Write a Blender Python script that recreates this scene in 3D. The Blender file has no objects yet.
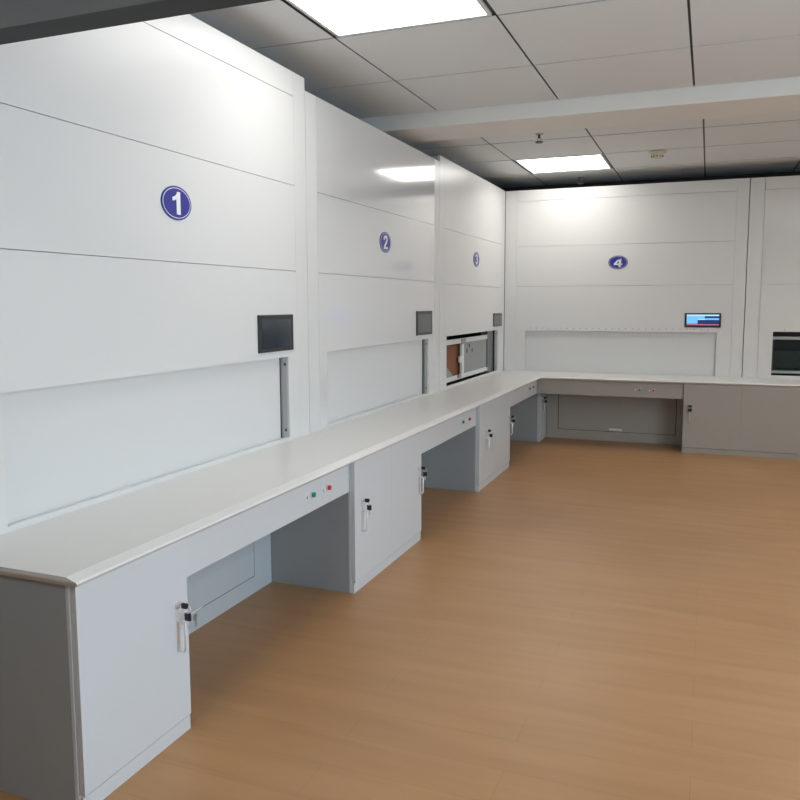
import bpy, bmesh, math, random
from mathutils import Vector, Matrix
random.seed(4)
COL = bpy.context.scene.collection
PI = math.pi

# ------------------------------------------------------------ materials
def mat(name, col, rough=0.5, metal=0.0, spec=0.5, bump=None, var=None, emis=None, coat=0.0):
    m = bpy.data.materials.new(name); m.use_nodes = True
    nt = m.node_tree; b = nt.nodes['Principled BSDF']
    b.inputs['Base Color'].default_value = (*col, 1)
    b.inputs['Roughness'].default_value = rough
    b.inputs['Metallic'].default_value = metal
    b.inputs['Specular IOR Level'].default_value = spec
    b.inputs['Coat Weight'].default_value = coat; b.inputs['Coat Roughness'].default_value = .08
    if emis:
        b.inputs['Emission Color'].default_value = (*emis[0], 1)
        b.inputs['Emission Strength'].default_value = emis[1]
    tc = nt.nodes.new('ShaderNodeTexCoord')
    if bump:
        n = nt.nodes.new('ShaderNodeTexNoise'); n.inputs['Scale'].default_value = bump[0]; n.inputs['Detail'].default_value = 2
        bp = nt.nodes.new('ShaderNodeBump'); bp.inputs['Strength'].default_value = bump[1]; bp.inputs['Distance'].default_value = bump[2]
        nt.links.new(tc.outputs['Object'], n.inputs['Vector'])
        nt.links.new(n.outputs['Fac'], bp.inputs['Height']); nt.links.new(bp.outputs['Normal'], b.inputs['Normal'])
    if var:
        n = nt.nodes.new('ShaderNodeTexNoise'); n.inputs['Scale'].default_value = var[0]; n.inputs['Detail'].default_value = 3
        r = nt.nodes.new('ShaderNodeMix'); r.data_type = 'RGBA'
        r.inputs[6].default_value = (*col, 1); r.inputs[7].default_value = (*[c*var[1] for c in col], 1)
        nt.links.new(tc.outputs['Object'], n.inputs['Vector']); nt.links.new(n.outputs['Fac'], r.inputs[0])
        nt.links.new(r.outputs[2], b.inputs['Base Color'])
    return m

M = {}
M['panel'] = mat('white_enamel', (.72, .715, .70), .12, spec=.8, coat=1, bump=(1.1, .03, .01))
M['panel_satin'] = mat('white_enamel_satin', (.72, .715, .70), .30, bump=(1.1, .05, .01))
M['stile'] = mat('white_enamel_side', (.71, .705, .69), .28, bump=(1.3, .06, .01))
M['shutter'] = mat('shutter_enamel', (.70, .70, .69), .34)
M['body'] = mat('machine_body', (.55, .55, .54), .4)
M['interior'] = mat('dark_interior', (.012, .015, .015), .5)
M['cab'] = mat('grey_laminate', (.63, .65, .67), .34, var=(3, .97))
M['cab_shaded'] = mat('grey_laminate_shaded', (.41, .39, .35), .36, var=(3, .97))  # same cabinet laminate, with shade and floor bounce put into the colour
M['side'] = mat('grey_laminate_side_shade', (.36, .385, .395), .4, var=(3, .95))  # cabinet laminate darkened to stand for the shade on the carcass sides
M['backpanel'] = mat('grey_back_panel', (.50, .54, .57), .4, var=(2, .95))
M['top'] = mat('worktop_laminate', (.72, .705, .68), .33, var=(2.5, .97))
M['ceil'] = mat('ceiling_tile', (.78, .80, .80), .7, var=(2, .95))
M['grid'] = mat('ceiling_grid', (.09, .09, .09), .6)
M['beam'] = mat('beam_paint', (.82, .81, .77), .7, var=(2, .96))
M['wall'] = mat('wall_paint', (.6, .6, .58), .8, var=(2, .96))
M['darkwall'] = mat('dark_gap_wall', (.05, .05, .05), .8, var=(2, .9))  # walls coloured dark to darken the gap above the machines
M['lintel'] = mat('dark_slate_lintel', (.012, .015, .019), .6, var=(6, .8))
M['black'] = mat('black_plastic', (.012, .012, .013), .35)
M['bezel'] = mat('screen_bezel', (.03, .032, .033), .3)
M['glass_dark'] = mat('screen_glass', (.035, .045, .055), .12, coat=.4)
M['glass_reflect'] = mat('screen_glass_reflect', (.12, .125, .125), .3)  # screen glass greyed to stand for its reflection at a grazing angle
M['chrome'] = mat('chrome', (.8, .8, .82), .3, metal=.7)
M['steel'] = mat('brushed_steel', (.38, .38, .38), .38, metal=.85)
M['rail'] = mat('guide_rail_steel', (.40, .40, .40), .4, metal=.4)
M['blue'] = mat('badge_blue', (.03, .033, .27), .3)
M['white'] = mat('badge_white', (.85, .85, .88), .35)
M['green'] = mat('green_button', (.0, .28, .14), .3)
M['red'] = mat('red_button', (.62, .02, .07), .3)
M['cream'] = mat('cream_plastic', (.62, .58, .45), .5)
M['brown'] = mat('brown_cardboard', (.27, .10, .04), .7, var=(8, .8))
M['greypanel'] = mat('tray_grey', (.30, .31, .30), .45)
M['darkgreen'] = mat('dark_green_tray', (.004, .028, .015), .4)
M['trayrail'] = mat('tray_rail', (.75, .75, .74), .35)
M['liner'] = mat('panel_joint', (.3, .3, .3), .7)
M['gap'] = mat('gap_black', (.02, .02, .02), .8)
M['frame'] = mat('window_frame', (.7, .7, .7), .4)
M['diff'] = mat('light_diffuser', (.9, .9, .9), .5, emis=((1, .98, .94), 4.1))
M['scr_sky'] = mat('display_light_blue', (.02, .05, .08), .2, emis=((.14, .40, .85), .8))
M['scr_pale'] = mat('display_pale', (.02, .05, .08), .2, emis=((.35, .6, .85), .8))
M['scr_navy'] = mat('display_navy', (.01, .01, .03), .2, emis=((.01, .02, .07), 1.0))
M['scr_red'] = mat('display_red', (.05, .01, .02), .2, emis=((.4, .12, .18), .8))

def floor_mat():
    m = bpy.data.materials.new('wood_floor'); m.use_nodes = True
    nt = m.node_tree; b = nt.nodes['Principled BSDF']; N = nt.nodes.new; L = nt.links.new
    tc = N('ShaderNodeTexCoord')
    mp = N('ShaderNodeMapping'); mp.inputs['Scale'].default_value = (.55, 5.5, 1); L(tc.outputs['Object'], mp.inputs[0])
    n1 = N('ShaderNodeTexNoise'); n1.inputs['Scale'].default_value = 2.2; n1.inputs['Detail'].default_value = 6; n1.inputs['Distortion'].default_value = .6
    L(mp.outputs[0], n1.inputs['Vector'])
    n2 = N('ShaderNodeTexNoise'); n2.inputs['Scale'].default_value = .7; L(tc.outputs['Object'], n2.inputs['Vector'])
    br = N('ShaderNodeTexBrick'); br.inputs['Scale'].default_value = 1; br.inputs['Brick Width'].default_value = 1.2
    br.inputs['Row Height'].default_value = .19; br.inputs['Mortar Size'].default_value = .0012; br.inputs['Bias'].default_value = 0
    br.inputs['Color1'].default_value = (.485, .485, .485, 1); br.inputs['Color2'].default_value = (.515, .515, .515, 1); br.inputs['Mortar'].default_value = (.2, .2, .2, 1)
    L(tc.outputs['Object'], br.inputs['Vector'])
    cr = N('ShaderNodeValToRGB'); e = cr.color_ramp.elements
    e[0].position = .25; e[0].color = (.44, .238, .108, 1); e[1].position = .75; e[1].color = (.52, .292, .138, 1)
    L(n1.outputs['Fac'], cr.inputs[0])
    mx = N('ShaderNodeMix'); mx.data_type = 'RGBA'; mx.blend_type = 'OVERLAY'; mx.inputs[0].default_value = .35
    L(cr.outputs[0], mx.inputs[6]); L(br.outputs['Color'], mx.inputs[7])
    m2 = N('ShaderNodeMix'); m2.data_type = 'RGBA'; m2.blend_type = 'MULTIPLY'
    m2.inputs[7].default_value = (.68, .65, .60, 1); L(n2.outputs['Fac'], m2.inputs[0]); L(mx.outputs[2], m2.inputs[6])
    L(m2.outputs[2], b.inputs['Base Color'])
    b.inputs['Roughness'].default_value = .38; b.inputs['Specular IOR Level'].default_value = .4
    return m
M['floor'] = floor_mat()

def glass_mat():
    m = bpy.data.materials.new('window_glass'); m.use_nodes = True
    nt = m.node_tree; nt.nodes.remove(nt.nodes['Principled BSDF']); out = nt.nodes['Material Output']
    t = nt.nodes.new('ShaderNodeBsdfTransparent'); g = nt.nodes.new('ShaderNodeBsdfGlossy'); g.inputs['Roughness'].default_value = .02
    mx = nt.nodes.new('ShaderNodeMixShader'); mx.inputs[0].default_value = .06
    nt.links.new(t.outputs[0], mx.inputs[1]); nt.links.new(g.outputs[0], mx.inputs[2]); nt.links.new(mx.outputs[0], out.inputs[0])
    return m
M['glass'] = glass_mat()

# ------------------------------------------------------------ mesh helpers
class MB:
    """collects shapes given in world coordinates (through an optional mapping)"""
    def __init__(s, T=None): s.bm = bmesh.new(); s.T = T or (lambda a, b, c: (a, b, c))
    def box(s, x0, x1, y0, y1, z0, z1, mi=0):
        vs = [s.bm.verts.new(s.T(x, y, z)) for x in (x0, x1) for y in (y0, y1) for z in (z0, z1)]
        for f in ((0,1,3,2),(4,6,7,5),(0,4,5,1),(2,3,7,6),(0,2,6,4),(1,5,7,3)):
            fc = s.bm.faces.new([vs[i] for i in f]); fc.material_index = mi
        return s
    def tube(s, pts, r, n=10, cap=True):
        pts = [Vector(s.T(*p)) for p in pts]; rings = []
        for i, p in enumerate(pts):
            a = pts[max(i-1, 0)]; b = pts[min(i+1, len(pts)-1)]
            d = (b-a).normalized(); up = Vector((0, 0, 1)) if abs(d.z) < .9 else Vector((1, 0, 0))
            u = d.cross(up).normalized(); v = d.cross(u).normalized()
            rr = r[i] if isinstance(r, (list, tuple)) else r
            rings.append([s.bm.verts.new(p + rr*(math.cos(2*PI*k/n)*u + math.sin(2*PI*k/n)*v)) for k in range(n)])
        for A, B in zip(rings, rings[1:]):
            for k in range(n): s.bm.faces.new((A[k], A[(k+1) % n], B[(k+1) % n], B[k]))
        if cap: s.bm.faces.new(rings[0]); s.bm.faces.new(rings[-1])
        return s
    def levels(s, levels):
        """stack of outlines [(x,y)...] at heights z, closed top and bottom"""
        rings = [[s.bm.verts.new(s.T(x, y, z)) for x, y in pts] for z, pts in levels]
        n = len(rings[0])
        for A, B in zip(rings, rings[1:]):
            for k in range(n): s.bm.faces.new((A[k], A[(k+1) % n], B[(k+1) % n], B[k]))
        s.bm.faces.new(rings[0]); s.bm.faces.new(rings[-1]); return s
    def ellipse(s, u, z, ru, rz, d0, d1, n=48, hole=None):
        """oval plate on a machine face: u across, d outwards"""
        def ring(a, b, d): return [s.bm.verts.new(s.T(u+a*math.cos(2*PI*k/n), d, z+b*math.sin(2*PI*k/n))) for k in range(n)]
        if hole is None:
            A, B = ring(ru, rz, d0), ring(ru, rz, d1)
            s.bm.faces.new(A); s.bm.faces.new(B)
            for k in range(n): s.bm.faces.new((A[k], A[(k+1) % n], B[(k+1) % n], B[k]))
        else:
            h = hole; R = [ring(ru, rz, d0), ring(ru, rz, d1), ring(ru-h, rz-h, d1), ring(ru-h, rz-h, d0)]
            for i in range(4):
                A, B = R[i], R[(i+1) % 4]
                for k in range(n): s.bm.faces.new((A[k], A[(k+1) % n], B[(k+1) % n], B[k]))
        return s

def obj(name, mb, m, parent=None, bevel=0, smooth=False):
    base = parent['_base'] if parent is not None and '_base' in parent else (0, 0, 0)
    bm = mb.bm
    bmesh.ops.recalc_face_normals(bm, faces=bm.faces)
    bmesh.ops.translate(bm, verts=bm.verts, vec=Vector([-b for b in base]))
    me = bpy.data.meshes.new(name); bm.to_mesh(me); bm.free()
    for k in (m if isinstance(m, (list, tuple)) else [m]): me.materials.append(M[k])
    o = bpy.data.objects.new(name, me); COL.objects.link(o)
    if parent is not None: o.parent = parent; o['_base'] = list(base)
    else: o['_base'] = [0, 0, 0]
    if smooth:
        for p in me.polygons: p.use_smooth = True
        md = o.modifiers.new('edge', 'EDGE_SPLIT'); md.split_angle = math.radians(40)
    if bevel:
        md = o.modifiers.new('bevel', 'BEVEL'); md.width = bevel; md.segments = 2; md.limit_method = 'ANGLE'
    return o
def thing(name, label, cat, loc=(0, 0, 0), group=None):
    o = bpy.data.objects.new(name, None); COL.objects.link(o); o.location = loc; o.empty_display_size = .1
    o['_base'] = list(loc); o['label'] = label; o['category'] = cat
    if group: o['group'] = group
    return o
def tag(o, label, cat, group=None):
    o['label'] = label; o['category'] = cat
    if group: o['group'] = group
    return o
def struct(name, mb, m, parent=None, **k):
    o = obj(name, mb, m, parent, **k)
    if parent is None: o['kind'] = 'structure'
    return o

XF = -2.33      # face of the machines along the left side
YF = 9.33       # face of the machines along the far side
def T_left(u, d, z): return (XF + d, u, z)
def T_back(u, d, z): return (u, YF - d, z)

# ------------------------------------------------------------ room shell
CZ = 3.10
struct('floor', MB().box(-3.3, 3.5, -2.6, 10.3, -.06, 0), 'floor')
struct('wall_left', MB().box(-3.3, -3.2, -2.6, 10.3, 0, 3.2), 'darkwall')
struct('wall_back', MB().box(-3.2, 3.5, 10.12, 10.3, 0, 3.2), 'darkwall')
struct('wall_rear', MB().box(-3.2, 3.5, -2.6, -2.5, 0, 3.2), 'wall')
WINS = [(.2, 3.6)]; WZ0, WZ1 = .95, 2.45
wr = MB(); ye = -2.5
for a_, b_ in WINS:
    wr.box(3.4, 3.5, ye, a_, 0, 3.2); wr.box(3.4, 3.5, a_, b_, 0, WZ0); wr.box(3.4, 3.5, a_, b_, WZ1, 3.2); ye = b_
wr.box(3.4, 3.5, ye, 10.12, 0, 3.2)
struct('wall_right', wr, 'wall')
for i_, (WY0, WY1) in enumerate(WINS):
    wf = MB()
    wf.box(3.42, 3.48, WY0, WY0+.05, WZ0, WZ1); wf.box(3.42, 3.48, WY1-.05, WY1, WZ0, WZ1)
    wf.box(3.42, 3.48, WY0+.05, WY1-.05, WZ0, WZ0+.05); wf.box(3.42, 3.48, WY0+.05, WY1-.05, WZ1-.05, WZ1)
    ym = (WY0+WY1)/2
    wf.box(3.42, 3.48, ym-.025, ym+.025, WZ0+.05, WZ1-.05)
    win = struct('window_%d' % (i_+1), wf, 'frame', bevel=.004)
    obj('window_pane', MB().box(3.448, 3.452, WY0+.04, ym-.02, WZ0+.04, WZ1-.04), 'glass', win)
    obj('window_pane', MB().box(3.448, 3.452, ym+.02, WY1-.04, WZ0+.04, WZ1-.04), 'glass', win)
    pl = bpy.data.lights.new('window_portal', 'AREA'); pl.shape = 'RECTANGLE'; pl.size = WY1-WY0; pl.size_y = WZ1-WZ0
    pl.cycles.is_portal = True
    po = bpy.data.objects.new('window_portal', pl); COL.objects.link(po)
    po.location = (3.53, ym, (WZ0+WZ1)/2); po.rotation_euler = (PI/2, 0, PI/2)

# suspended ceiling: tiles over a dark grid, a plain cell wherever a light panel sits
def ceiling(name, xs, ys, skip, gx=.014, gy=.016):
    mb = MB()
    for a, b in zip(xs, xs[1:]):
        for c, d in zip(ys, ys[1:]):
            if any(abs((a+b)/2-lx) < .3 and abs((c+d)/2-ly) < .3 for lx, ly in skip): continue
            mb.box(a+gx/2, b-gx/2, c+gy/2, d-gy/2, CZ, CZ+.004)
    return struct(name, mb, 'ceil')
xs1 = [-3.2, -2.978, -2.035, -1.092, -.149, .794, 1.737, 2.68, 3.4]
ys1 = [-2.5, -2.2, -1.3, -.4, .503, 1.408, 2.313, 3.223, 4.133, 5.052, 5.95]
xs2 = [-3.2, -2.93, -1.985, -1.045, -.094, .85, 1.795, 2.74, 3.4]
ys2 = [6.46, 7.33, 8.215, 9.14, 10.12]
L1 = [((-2.035-1.092)/2, (3.223+4.133)/2), ((1.737+2.68)/2, (3.223+4.133)/2), ((-2.035-1.092)/2, (-.4+.503)/2), ((1.737+2.68)/2, (-.4+.503)/2),
      ((1.737+2.68)/2, (5.052+5.95)/2), ((1.737+2.68)/2, (1.408+2.313)/2)]
L2 = [((-1.985-1.045)/2, (8.215+9.14)/2), ((1.795+2.74)/2, (8.215+9.14)/2), ((1.795+2.74)/2, (6.46+7.33)/2)]
ceiling('ceiling', xs1, ys1, L1); ceiling('ceiling', xs2, ys2, L2, gy=.030)
struct('trim_1', MB().box(-3.2, 3.4, -2.5, 10.12, CZ+.015, CZ+.1), 'grid')      # dark grid above the tiles
struct('trim_2', MB().box(-3.2, 3.4, 5.95, 6.46, 2.985, CZ+.015), 'beam', bevel=.004)   # cross beam
lin = struct('trim_3', MB().box(-3.2, 3.4, 1.63, 1.74, 2.34, CZ), 'lintel')
struct('trim_4', MB().box(-3.2, 3.4, 1.40, 1.63, 2.335, CZ), 'black')

def light(x, y, label, seen=True):
    t = thing('ceiling_light', label, 'light', (x, y, CZ), 'square ceiling light panels')
    h, k = .45, .445
    f = MB(); z0, z1 = CZ-.002, CZ+.014
    f.box(x-h, x+h, y-k, y-k+.02, z0, z1); f.box(x-h, x+h, y+k-.02, y+k, z0, z1)
    f.box(x-h, x-h+.02, y-k+.02, y+k-.02, z0, z1); f.box(x+h-.02, x+h, y-k+.02, y+k-.02, z0, z1)
    obj('frame', f, 'frame', t)
    obj('diffuser', MB().box(x-h+.02, x+h-.02, y-k+.02, y+k-.02, CZ+.002, CZ+.012), 'diff', t)
light(*L1[0], 'glowing square light panel in the ceiling nearest above the number 1 machine')
light(*L2[0], 'glowing square light panel in the far ceiling behind the cross beam')
light(*L1[1], 'added out-of-view light panel near the window, over the open floor')  # panels from here on are out of view, added for fill light
light(*L1[2], 'added out-of-view light panel behind the dark lintel, on the machine side')
light(*L1[3], 'added out-of-view light panel behind the dark lintel, on the window side')
light(*L1[4], 'added out-of-view light panel just before the cross beam, window side')
light(*L1[5], 'added out-of-view light panel just inside the lintel, window side')
light(*L2[2], 'added out-of-view light panel just behind the cross beam, window side')
light(*L2[1], 'added out-of-view light panel over the right end of the far worktop')

# smoke detector and sprinklers
def disc(mb, x, y, prof, n=28):
    rings = [[mb.bm.verts.new((x+r*math.cos(2*PI*k/n), y+r*math.sin(2*PI*k/n), z)) for k in range(n)] for r, z in prof]
    for A, B in zip(rings, rings[1:]):
        for k in range(n): mb.bm.faces.new((A[k], A[(k+1) % n], B[(k+1) % n], B[k]))
    mb.bm.faces.new(rings[0]); mb.bm.faces.new(rings[-1]); return mb
sd = thing('smoke_detector', 'cream round smoke detector on the ceiling beyond the beam', 'smoke detector', (-.53, 8.3, CZ))
obj('base', disc(MB(), -.53, 8.3, [(.085, CZ), (.088, CZ-.008), (.08, CZ-.016)]), 'cream', sd, smooth=True)
obj('housing', disc(MB(), -.53, 8.3, [(.066, CZ-.016), (.062, CZ-.04), (.05, CZ-.06), (.03, CZ-.066)]), 'cream', sd, smooth=True)
sl = MB()
for k in range(12):
    a = 2*PI*k/12; c, s_ = math.cos(a), math.sin(a)
    sl.tube([(-.53+.052*c, 8.3+.052*s_, CZ-.045), (-.53+.06*c, 8.3+.06*s_, CZ-.052)], .006, 6)
obj('vent_slots', sl, 'black', sd)
def sprinkler(x, y, label, m2, m3_='steel'):
    t = thing('sprinkler', label, 'sprinkler', (x, y, CZ))
    obj('escutcheon', disc(MB(), x, y, [(.035, CZ), (.033, CZ-.008), (.015, CZ-.012)]), 'steel', t, smooth=True)
    b = MB().tube([(x, y, CZ-.012), (x, y, CZ-.04)], .011)
    for s_ in (-1, 1): b.tube([(x+s_*.008, y, CZ-.038), (x+s_*.018, y, CZ-.052), (x+s_*.004, y, CZ-.07)], .003, 6)
    obj('body', b, m3_, t)
    obj('deflector', disc(MB(), x, y, [(.034, CZ-.07), (.036, CZ-.074), (.03, CZ-.080)]), m2, t)
sprinkler(-1.46, 7.05, 'small dark sprinkler head hanging just behind the cross beam', 'black', 'bezel')
sprinkler(-1.48, 9.62, 'small sprinkler head with bright tip, above the number 4 machine', 'chrome')

# ------------------------------------------------------------ lift storage machines
def numeral(ch, T, u, z, size, d, parent):
    mb = MB(T)
    def poly(pts):
        A = [mb.bm.verts.new(T(u+x*size*1.2, d, z+(y-.5)*size)) for x, y in pts]
        B = [mb.bm.verts.new(T(u+x*size*1.2, d+.0012, z+(y-.5)*size)) for x, y in pts]
        mb.bm.faces.new(A); mb.bm.faces.new(B)
        for k in range(len(pts)): mb.bm.faces.new((A[k], A[(k+1) % len(pts)], B[(k+1) % len(pts)], B[k]))
    def ribbon(pts, w=.19):
        P = [Vector(p) for p in pts]; n = []
        for i in range(len(P)):
            t_ = (P[min(i+1, len(P)-1)]-P[max(i-1, 0)]).normalized(); n.append(Vector((-t_.y, t_.x))*w/2)
        poly([tuple(p+q) for p, q in zip(P, n)] + [tuple(p-q) for p, q in reversed(list(zip(P, n)))])
    if ch == '1': poly([(-.26, .58), (-.26, .74), (-.12, .79), (-.02, .88), (.02, 1), (.20, 1), (.20, 0), (-.03, 0), (-.03, .68), (-.13, .61)])
    if ch == '2':
        ribbon([(-.25, .66), (-.23, .80), (-.12, .905), (.02, .915), (.15, .86), (.21, .74), (.17, .60), (.05, .44), (-.12, .27), (-.21, .12)])
        poly([(-.33, 0), (.31, 0), (.31, .17), (-.27, .17)])
    if ch == '3':
        ribbon([(-.25, .74), (-.19, .86), (-.06, .915), (.08, .90), (.18, .80), (.17, .66), (.08, .57), (-.06, .53)])
        ribbon([(-.06, .53), (.10, .50), (.21, .40), (.21, .25), (.13, .13), (-.03, .085), (-.18, .13), (-.27, .27)])
    if ch == '4':
        poly([(.04, 0), (.25, 0), (.31, 1), (.09, 1), (-.06, .82), (.08, .80), (.04, .30)])
        poly([(-.38, .22), (.38, .22), (.39, .38), (-.37, .38)])
        poly([(-.38, .36), (-.16, .36), (.28, 1), (.08, 1)])
    return obj('numeral', mb, 'white', parent)

def machine(T, u0, u1, top, uo0, uo1, s0, s1, num, bu, scr, label, kind, zo0=.80, zo1=1.286, seams=(2.30, 1.795, 2.817), pm='panel', depth=.80, rw=.062, gw=.006):
    base = T((u0+u1)/2, 0, 0)
    t = thing('lift_storage_machine', label, 'storage machine', base, 'white numbered lift storage machines behind the worktop')
    g = .0014; D = -.025
    gv = .0005
    P = lambda a, b, c, e, d0=D, d1=0: MB(T).box(a, b, d0, d1, c, e)
    # shell behind the face
    b = MB(T)
    b.box(u0+.002, u0+.03, -depth, D-.012, 0, top-.01); b.box(u1-.03, u1-.002, -depth, D-.012, 0, top-.01)
    b.box(u0+.03, u1-.03, -depth, -depth+.03, 0, top-.01); b.box(u0+.03, u1-.03, -depth+.03, D-.012, top-.04, top-.01)
    obj('body', b, 'body', t)
    # thin dark liner behind the panel joints (kept clear of the opening)
    ln = MB(T); l0, l1 = D-.010, D-.002
    ln.box(u0+.005, uo0-.01, l0, l1, .0, top-.03); ln.box(uo1+.01, u1-.005, l0, l1, .0, top-.03)
    ln.box(uo0-.01, uo1+.01, l0, l1, zo1+.02, top-.03); ln.box(uo0-.01, uo1+.01, l0, l1, 0, zo0-.02)
    obj('inner_liner', ln, 'liner', t)
    for a, c in ((u0+g, s0-gv), (s1+gv, u1-g)):
        obj('side_panel', P(a, c, .0, top), 'stile', t, bevel=.0006)
    zt = seams[2]
    if zt: obj('top_panel', P(s0+gv, s1-gv, zt+g, top), pm, t, bevel=.0006)
    obj('upper_panel', P(s0+gv, s1-gv, seams[0]+g, zt-g if zt else top), pm, t, bevel=.0006)
    obj('middle_panel', P(s0+gv, s1-gv, seams[1]+g, seams[0]-g), pm, t, bevel=.0006)
    lp = MB(T)      # lower panel with the access opening cut out of it, running down behind the worktop
    us = [s0+gv, uo0, uo1, s1-gv]; zs = [0, zo0, zo1, seams[1]-g]
    V = {}
    for d in (D, 0):
        for i, a in enumerate(us):
            for j, z in enumerate(zs): V[d, i, j] = lp.bm.verts.new(T(a, d, z))
    for d in (D, 0):
        for i in range(3):
            for j in range(3):
                if (i, j) != (1, 1): lp.bm.faces.new((V[d,i,j], V[d,i+1,j], V[d,i+1,j+1], V[d,i,j+1]))
    def q(i, j, k, l): lp.bm.faces.new((V[D,i,j], V[D,k,l], V[0,k,l], V[0,i,j]))
    for i in range(3): q(i, 0, i+1, 0); q(i, 3, i+1, 3); q(0, i, 0, i+1); q(3, i, 3, i+1)
    q(1, 1, 2, 1); q(1, 2, 2, 2); q(1, 1, 1, 2); q(2, 1, 2, 2)
    obj('lower_panel', lp, pm, t)
    # number badge
    bz = 2.067
    bd = obj('number_badge', MB(T).ellipse(bu, bz, .110, .078, .0, .004), 'blue', t)
    obj('badge_ring', MB(T).ellipse(bu, bz, .101, .070, .0038, .0052, hole=.0032), 'white', bd)
    n = numeral(num, T, bu, bz, .104, .0050, bd)
    # touch screen
    a, b_, c, e = scr
    sc = obj('touch_screen', MB(T).box(a, b_, 0, .009, c, e), 'bezel', t, bevel=.002)
    w, h = b_-a, e-c
    if kind == 'lit':
        dm = MB(T); x0, x1, y0, y1 = a+.022, b_-.020, c+.024, e-.016
        X = lambda f: x0+(x1-x0)*f; Y = lambda f: y0+(y1-y0)*f
        def cell(i, f0, f1, g0, g1): dm.box(X(f0), X(f1), .009, .0105, Y(g0), Y(g1), i)
        cell(0, 0, .34, .14, .86); cell(0, .34, .56, .58, .86); cell(1, 0, 1, .86, 1); cell(1, .34, .56, .50, .58)
        cell(2, .34, 1, .14, .50); cell(2, .56, 1, .66, .86); cell(0, .56, 1, .50, .66)
        cell(3, 0, 1, .0, .09); cell(2, 0, 1, .09, .14)
        obj('display', dm, ['scr_sky', 'scr_pale', 'scr_navy', 'scr_red'], sc)
    else:
        obj('display', MB(T).box(a+.03, b_-.03, .008, .0100, c+.022, e-.028), 'glass_dark' if kind == 'shut1' else 'glass_reflect', sc)
    # access opening
    if kind.startswith('shut') or kind == 'lit':
        rr = 0 if kind == 'lit' else rw+gw
        obj('shutter', MB(T).box(uo0-.02, uo1-rr if rr else uo1+.02, -.052, -.033, zo0-.03, zo1+.03), 'shutter', t)
    if kind != 'lit' and kind != 'green':
        rl = MB(T).box(uo1-rw, uo1-.001, -.045, -.014, zo0, zo1)
        r_ = obj('guide_rail', rl, 'rail', t)
        obj('rail_shadow_gap', MB(T).box(uo1-rw-gw, uo1-rw, -.055, -.030, zo0, zo1), 'gap', t)
        for z in (zo0+.045, zo1-.045):
            obj('screw', MB(T).tube([(uo1-rw/2, -.016, z), (uo1-rw/2, -.011, z)], .0095), 'black', r_)
    return t

m1 = machine(T_left, 1.775, 4.315, 2.957, 2.028, 4.062, 1.92, 4.172, '1', 3.048, (3.726, 4.113, 1.325, 1.537),
    'white machine with the blue number 1 badge, nearest the camera', 'shut1', rw=.043, pm='panel_satin')
m2 = machine(T_left, 4.317, 6.865, 2.886, 4.568, 6.560, 4.459, 6.72, '2', 5.567, (6.245, 6.640, 1.326, 1.535),
    'white machine with the blue number 2 badge, middle of the left row', 'shut2', gw=.022, rw=.05, seams=(2.30, 1.795, None))
m3 = machine(T_left, 6.867, 9.326, 2.944, 7.080, 9.045, 7.01, 9.22, '3', 8.082, (8.800, 9.187, 1.330, 1.485),
    'white machine with the number 3 badge and its open hatch showing a tray', 'open', seams=(2.30, 1.785, None), pm='panel_satin')
m4 = machine(T_back, -2.327, .371, 2.941, -2.063, .096, -2.184, .247, '4', -.992, (-.246, .135, 1.328, 1.487),
    'white machine with the blue number 4 badge and a lit screen', 'lit', zo0=.784, zo1=1.273, seams=(2.276, 1.802, 2.812), pm='panel_satin', depth=.55)

# row of small fixing holes above the number 4 hatch
for k in range(28):
    u = -2.005+k*.0745
    obj('fixing_hole', MB(T_back).tube([(u, 0, 1.303), (u, .002, 1.303)], .0065, 8), 'steel', m4)
obj('hatch_edge', MB(T_back).box(-2.063, .096, -.002, .005, 1.273, 1.280), 'trayrail', m4)

# number 5 machine, cut by the right edge of the photo: no badge seen
m5 = thing('lift_storage_machine', 'white machine at the far right with a dark green tray in its hatch', 'storage machine', T_back(1.64, 0, 0), 'white numbered lift storage machines behind the worktop')
def P5(name, a, b, c, e, m='panel', d0=-.025, d1=0): return obj(name, MB(T_back).box(a, b, d0, d1, c, e), m, m5, bevel=.0006)
P5('side_panel', .3775, .522, 0, 2.94, 'stile'); P5('side_panel', 2.77, 2.918, 0, 2.94, 'stile')
P5('top_panel', .525, 2.767, 2.812, 2.94); P5('upper_panel', .525, 2.767, 1.802, 2.808)
lp = MB(T_back)
lp.box(.525, .665, -.025, 0, 0, 1.798); lp.box(2.60, 2.767, -.025, 0, 0, 1.798)
lp.box(.665, 2.60, -.025, 0, 0, .812); lp.box(.665, 2.60, -.025, 0, 1.288, 1.798)
obj('lower_panel', lp, 'panel', m5)
b = MB(T_back)
b.box(.379, .40, -.56, -.03, 0, 2.92); b.box(2.89, 2.916, -.56, -.03, 0, 2.92); b.box(.40, 2.89, -.56, -.54, 0, 2.92); b.box(.40, 2.89, -.54, -.03, 2.88, 2.92)
obj('body', b, 'body', m5)
i5 = MB(T_back)
i5.box(.58, .60, -.5, -.03, .77, 1.33); i5.box(2.66, 2.68, -.5, -.03, .77, 1.33); i5.box(.60, 2.66, -.5, -.48, .77, 1.33); i5.box(.60, 2.66, -.48, -.03, .75, .77); i5.box(.60, 2.66, -.48, -.03, 1.33, 1.35)
obj('hatch_lining', i5, 'interior', m5)
obj('fixing_hole', MB(T_back).tube([(.78, 0, 1.31), (.78, .002, 1.31)], .007, 8), 'steel', m5)
tr5 = thing('storage_tray', 'dark green storage tray with grey rims inside the far right hatch', 'tray', T_back(1.64, -.05, .77))
rm = MB(T_back).box(.665, 2.60, -.075, -.045, 1.20, 1.235); obj('upper_rim', rm, 'steel', tr5, bevel=.004)
obj('lower_rim', MB(T_back).box(.665, 2.60, -.075, -.045, .83, .86), 'steel', tr5, bevel=.004)
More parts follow.
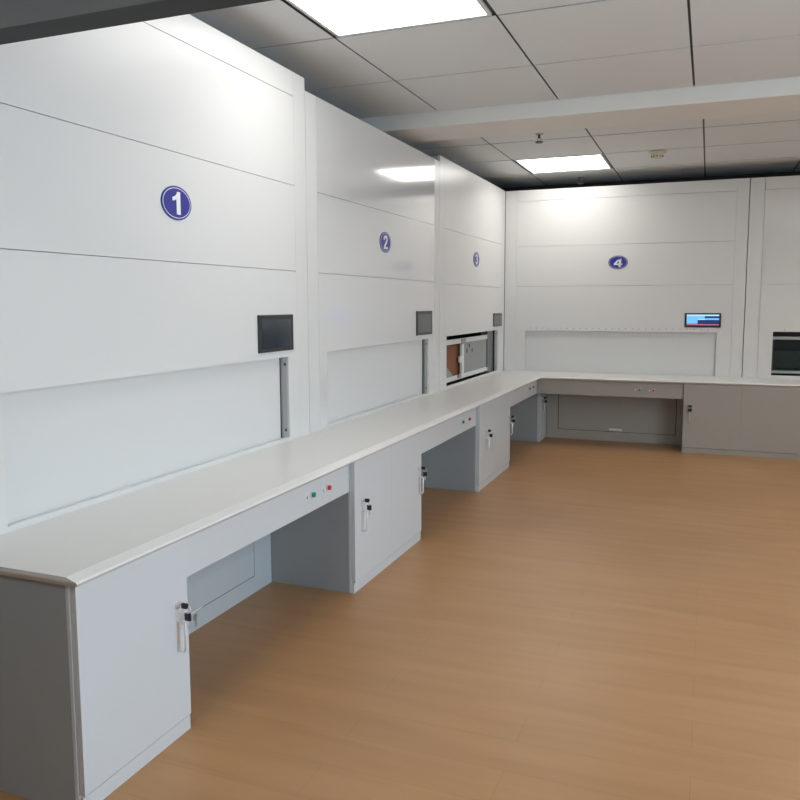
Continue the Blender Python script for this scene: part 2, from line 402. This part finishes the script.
pn = MB(T_back).box(.70, 2.57, -.42, -.40, .86, 1.06); pn.box(.70, 2.57, -.40, -.08, .86, .87); pn.box(.70, .71, -.40, -.08, .87, 1.05); pn.box(2.56, 2.57, -.40, -.08, .87, 1.05)
obj('bin', pn, 'darkgreen', tr5)
obj('end_post', MB(T_back).box(.665, .69, -.1, -.05, .77, 1.2), 'interior', tr5)
obj('end_post', MB(T_back).box(2.575, 2.60, -.1, -.05, .77, 1.2), 'interior', tr5)

# ------------------------------------------------------------ hatch 3: lining, tray, cardboard box
ho = MB(T_left)
ho.box(7.04, 7.06, -.62, -.04, .74, 1.34); ho.box(9.06, 9.08, -.62, -.04, .74, 1.34); ho.box(7.06, 9.06, -.64, -.62, .74, 1.34)
ho.box(7.06, 9.06, -.62, -.04, .72, .74); ho.box(7.06, 9.06, -.62, -.04, 1.34, 1.36)
obj('hatch_lining', ho, 'interior', m3)
t3 = thing('storage_tray', 'white-railed storage tray with a grey end panel in the number 3 hatch', 'tray', T_left(7.95, -.06, .74))
obj('upper_rail', MB(T_left).box(7.06, 8.745, -.075, -.05, 1.19, 1.24), 'trayrail', t3, bevel=.003)
obj('lower_rail', MB(T_left).box(7.06, 8.76, -.075, -.05, .82, .865), 'trayrail', t3, bevel=.003)
obj('divider', MB(T_left).box(7.765, 7.83, -.080, -.052, .865, 1.19), 'trayrail', t3, bevel=.003)
ep = obj('end_panel', MB(T_left).box(7.83, 8.75, -.075, -.062, .865, 1.19), 'greypanel', t3)
for u, z in ((8.06, 1.148), (7.965, 1.098), (8.165, 1.092)):
    obj('hole', MB(T_left).tube([(u, -.0625, z), (u, -.0605, z)], .023, 14), 'black', ep)
obj('bracket', MB(T_left).box(7.72, 7.86, -.052, -.042, 1.178, 1.235), 'steel', t3)
obj('latch', MB(T_left).box(7.60, 7.70, -.052, -.040, .835, .868), 'steel', t3)
obj('clip', MB(T_left).box(7.70, 7.765, -.075, -.055, .99, 1.05), 'trayrail', t3)
obj('tray_floor', MB(T_left).box(7.06, 8.76, -.55, -.075, .82, .835), 'steel', t3)
obj('foot', MB(T_left).box(7.1, 7.2, -.5, -.1, .74, .82), 'interior', t3)
obj('foot', MB(T_left).box(8.6, 8.7, -.5, -.1, .74, .82), 'interior', t3)
jc = MB(T_left).box(8.79, 8.955, -.14, -.06, .74, 1.34)
jc.box(8.955, 8.97, -.14, -.045, .74, 1.34)
obj('lift_column', jc, 'steel', m3)
cb = MB(T_left)
cb.box(7.12, 8.45, -.40, -.102, .836, 1.175)
tag(obj('cardboard_box', cb, 'brown', bevel=.004), 'brown cardboard box standing on the tray in the number 3 hatch', 'box')
pk = MB(T_left).levels([(.836, [(7.12, -.100), (7.60, -.100), (7.60, -.078), (7.12, -.078)]), (.90, [(7.12, -.100), (7.46, -.100), (7.46, -.078), (7.12, -.078)]), (1.03, [(7.12, -.100), (7.20, -.100), (7.20, -.078), (7.12, -.078)])])
tag(obj('packet', pk, 'greypanel'), 'grey sloping packet leaning before the brown box in the hatch', 'packet')

# ------------------------------------------------------------ worktops
def L_outline(ox, oy, ey):
    c = .05
    return [(XF+.002, ey), (ox, ey), (ox, oy-c), (ox+c, oy), (.362, oy), (.362, YF-.002), (XF+.002, YF-.002)]
wt = MB().levels([(.745, L_outline(-1.763, 8.745, 1.762)), (.748, L_outline(-1.752, 8.734, 1.755)), (.762, L_outline(-1.738, 8.720, 1.745)),
                  (.768, L_outline(-1.742, 8.724, 1.743)), (.780, L_outline(-1.782, 8.745, 1.745))])
tag(obj('worktop', wt, 'top'), 'long pale L-shaped worktop running along machines 1 to 4', 'worktop')
wt5 = MB().levels([(.745, [(.364, 8.752), (2.918, 8.752), (2.918, YF-.002), (.364, YF-.002)]), (.760, [(.364, 8.735), (2.918, 8.735), (2.918, YF-.002), (.364, YF-.002)]), (.774, [(.364, 8.765), (2.918, 8.765), (2.918, YF-.002), (.364, YF-.002)])])
tag(obj('worktop', wt5, 'top'), 'separate slightly lower worktop under the far right machine', 'worktop')

# ------------------------------------------------------------ cabinets
# local frame: u along the run, d outwards from the door face, z
def TL(u, d, z): return (-1.768 + d, u, z)
def TB(u, d, z): return (u, 8.745 - d, z)
def handle(T, u, door, z0=.335, z1=.447):
    r = .005
    pts = [(u, 0, z1), (u, .022, z1), (u, .028, z1-.002), (u, .032, z1-.008), (u, .032, z0+.008), (u, .028, z0+.002), (u, .022, z0), (u, 0, z0)]
    mb = MB(T).tube(pts, r, 10)
    mb.box(u-.006, u+.006, 0, .002, z0-.007, z1+.007)
    obj('handle', mb, 'chrome', door, smooth=True)
def lock(T, u, door, z=.508):
    mb = MB(T).tube([(u, 0, z), (u, .006, z), (u, .007, z)], [.013, .013, .010], 16)
    mb.tube([(u, .006, z), (u, .010, z)], .008, 14)
    obj('lock', mb, 'chrome', door, smooth=True)
def key_bunch(T, u, label, z=.508, side=1, full=False, hw=.004):
    t = thing('key_bunch', label, 'keys', T(u, .01, z), 'black-headed keys hanging in the cabinet locks')
    k = MB(T).box(u-.0015, u+.0015, .010, .022, z-.004, z+.004)
    obj('blade', k, 'chrome', t)
    h = MB(T).levels([(z-.010, [(u-hw, .020), (u+hw, .020), (u+hw, .044), (u-hw, .044)]), (z+.007, [(u-hw, .018), (u+hw, .018), (u+hw, .050), (u-hw, .050)]), (z+.012, [(u-hw, .022), (u+hw, .022), (u+hw, .044), (u-hw, .044)])])
    obj('key_head', h, 'black', t, bevel=.003)
    ring = [(u+.004*math.sin(a), .046+.012*math.cos(a), z-.010+.014*math.sin(a)) for a in [2*PI*i/14 for i in range(15)]]
    obj('ring', MB(T).tube(ring, .0012, 6, cap=False), 'chrome', t)
    h2 = MB(T).box(u-max(hw, .005), u+max(hw, .005), .032, .060, z-.054, z-.022)
    obj('spare_key_head', h2, 'black', t, bevel=.005)
    obj('spare_blade', MB(T).box(u-.0012, u+.0012, .042, .050, z-.078, z-.054), 'chrome', t)
    if full:
        obj('spare_key', MB(T).tube([(u+.004, .055, z-.030), (u+.05, .075, z-.012)], [.004, .0025], 6), 'steel', t)
        b2 = MB(T); b2.ellipse(u+.03, z-.045, .011, .009, .056, .058, n=16)
        b2.box(u+.027, u+.033, .056, .058, z-.085, z-.05)
        obj('spare_key', b2, 'steel', t)
        b3 = MB(T); b3.ellipse(u+.018, z-.048, .010, .009, .062, .064, n=16)
        b3.box(u+.02, u+.026, .062, .064, z-.08, z-.054)
        obj('spare_key', b3, 'steel', t)
    return t

def cabinet(T, u0, u1, label, doors, locks, depth=.555, face='cab'):
    t = thing('base_cabinet', label, 'cabinet', T((u0+u1)/2, -depth/2, 0), 'grey base cabinets under the worktop')
    b = MB(T).box(u0, u1, -depth, -.024, 0, .7445)
    obj('body', b, 'side', t, bevel=.001)
    # the pale front edging strips of the carcass and the plinth
    e = MB(T).box(u0+.001, u1-.001, -.024, -.006, 0, .055)
    obj('plinth', e, face, t, bevel=.001)
    eb = MB(T).box(u0-.0008, u0+.012, -.036, -.0235, .002, .743)
    obj('edge_strip', eb, face, t)
    out = []
    for a, c in doors:
        dr = obj('door', MB(T).box(a, c, -.021, 0, .062, .742), face, t, bevel=.0006); out.append(dr)
    for di, u, z in locks:
        lock(T, u, out[di], z); handle(T, u, out[di], z-.173, z-.062)
    return t
cabinet(TL, 1.764, 2.308, 'grey cabinet at the near end of the worktop, with one handle', [(1.767, 2.305)], [(0, 2.244, .508)])
cabinet(TL, 3.772, 4.842, 'grey cabinet below the joint of machines 1 and 2', [(3.776, 4.3067), (4.3073, 4.838)], [(0, 3.868, .508), (1, 4.785, .508)])
cabinet(TL, 6.270, 7.372, 'grey cabinet below the joint of machines 2 and 3', [(6.274, 6.8207), (6.8213, 7.368)], [(0, 6.475, .498), (1, 7.325, .505)])
cabinet(TL, 8.852, 9.246, 'narrow grey cabinet tucked in the corner under the worktop bend', [(8.856, 9.196)], [(0, 8.92, .505)])
cabinet(TB, -.214, .930, 'wide grey cabinet below the far right end of the worktop', [(-.211, .3587), (.3593, .927)], [(0, -.145, .508)], depth=.50, face='cab_shaded')
key_bunch(TL, 2.244, 'key bunch with silver spare keys in the nearest cabinet lock', full=True)
key_bunch(TL, 3.868, 'black keys in the left lock of the cabinet between machines 1 and 2')
key_bunch(TL, 4.785, 'black keys in the right lock of the cabinet between machines 1 and 2')
key_bunch(TL, 6.475, 'black keys in the left lock of the cabinet between machines 2 and 3', z=.498)
key_bunch(TL, 7.325, 'black keys in the right lock of the cabinet between machines 2 and 3', z=.505)
key_bunch(TL, 8.92, 'black keys in the lock of the narrow corner cabinet', z=.505)
key_bunch(TB, -.145, 'black keys in the lock of the far right cabinet', hw=.018)

# ------------------------------------------------------------ knee spaces between cabinets
def knee(T, u0, u1, dback, label, btn, panel=None, grip=None, f1=None, f0=None, face='cab'):
    """fascia under the worktop with its push buttons, back panel with access panel"""
    t = thing('knee_space_frame', label, 'bench frame', T((u0+u1)/2, dback/2, 0), 'grey fascia and back panel sets between the cabinets')
    fa = obj('fascia', MB(T).box((f0 or u0)+.001, (f1 or u1)-.001, -.052, -.032, .574, .7445), face, t, bevel=.001)
    mb = MB(T); mb.box(u0+.001, u1-.001, dback-.015, dback, 0, .7445)
    bp_ = 'backpanel' if face == 'cab' else 'cab_shaded'
    bk = obj('back_panel', mb, bp_, t)
    if panel:
        a, c, z0, z1 = panel
        obj('access_panel_joint', MB(T).box(a-.007, c+.007, dback, dback+.0015, z0-.005, z1), 'gap', bk)
        ap = obj('access_panel', MB(T).box(a, c, dback, dback+.004, z0, z1-.003), bp_, bk)
    if grip:
        obj('grip', MB(T).box(grip[0], grip[1], dback+.004, dback+.02, grip[2]-.016, grip[2]+.016), 'chrome', bk, bevel=.005)
    if btn:
        for (ub, zb), m in zip(btn, ('green', 'red')):
            obj('button_collar', MB(T).tube([(ub, -.032, zb), (ub, -.026, zb)], .0155, 20), 'chrome', fa)
            obj(m + '_button', MB(T).tube([(ub, -.026, zb), (ub, -.014, zb), (ub, -.012, zb)], [.012, .0125, .010], 18), m, fa, smooth=True)
            obj('pale_stud', MB(T).tube([(ub-.045, -.032, zb-.004), (ub-.045, -.024, zb-.004)], .008, 14), 'trayrail', fa)  # small pale stud left of each button
    return t
knee(TL, 2.309, 3.771, -.532, 'knee space under machine 1 with bright green and red buttons', [(3.344, .659), (3.514, .657)], panel=(2.50, 3.585, .10, .70))
knee(TL, 4.843, 6.269, -.532, 'knee space under machine 2, between two cabinets', [(5.870, .660), (6.051, .658)], panel=(5.03, 6.08, .10, .70))
knee(TL, 7.373, 8.851, -.532, 'knee space under machine 3, next to the corner cabinet', [(8.359, .673), (8.541, .671)], panel=(7.56, 8.66, .10, .70), f1=8.775)
knee(TB, -1.766, -.215, -.455, 'knee space under machine 4 with a small metal grip low on its back', [(-.667, .661), (-.520, .657)], panel=(-1.62, -.30, .113, .70), grip=(-1.03, -.885, .132), f0=-1.80, face='cab_shaded')
knee(TB, .931, 2.90, -.455, 'knee space under the far right worktop, mostly out of the photo', None)

# ------------------------------------------------------------ light, sky, camera
w = bpy.data.worlds.new('sky'); bpy.context.scene.world = w; w.use_nodes = True
nt = w.node_tree; bg = nt.nodes['Background']; bg.inputs['Color'].default_value = (.66, .84, 1.0, 1); bg.inputs['Strength'].default_value = 7.5
cam = bpy.data.cameras.new('camera'); co = bpy.data.objects.new('camera', cam); COL.objects.link(co)
R = [[0.9325625171451385, 0.3610036575139032, -0.0018737335743483476],
     [0.036158280102076716, -0.0985675182612273, -0.9944732390184676],
     [-0.3591931658536711, 0.9273407160291233, -0.10497364430470142]]
f, px, py = 776.094679410222, 406.5243025753503, 385.45267318004875
rot = Matrix((R[0], [-v for v in R[1]], [-v for v in R[2]])).transposed()
co.matrix_world = Matrix.Translation((0, 0, 1.6)) @ rot.to_4x4()
cam.sensor_width = 36; cam.lens = f/800*36; cam.shift_x = (400-px)/800; cam.shift_y = (py-400)/800
cam.clip_start = .05
sc = bpy.context.scene; sc.camera = co
vs = sc.view_settings; vs.view_transform = 'Standard'; vs.look = 'None'; vs.gamma = 1; vs.use_curve_mapping = False; vs.exposure = 0.80
for o in list(bpy.data.objects):
    if '_base' in o: del o['_base']
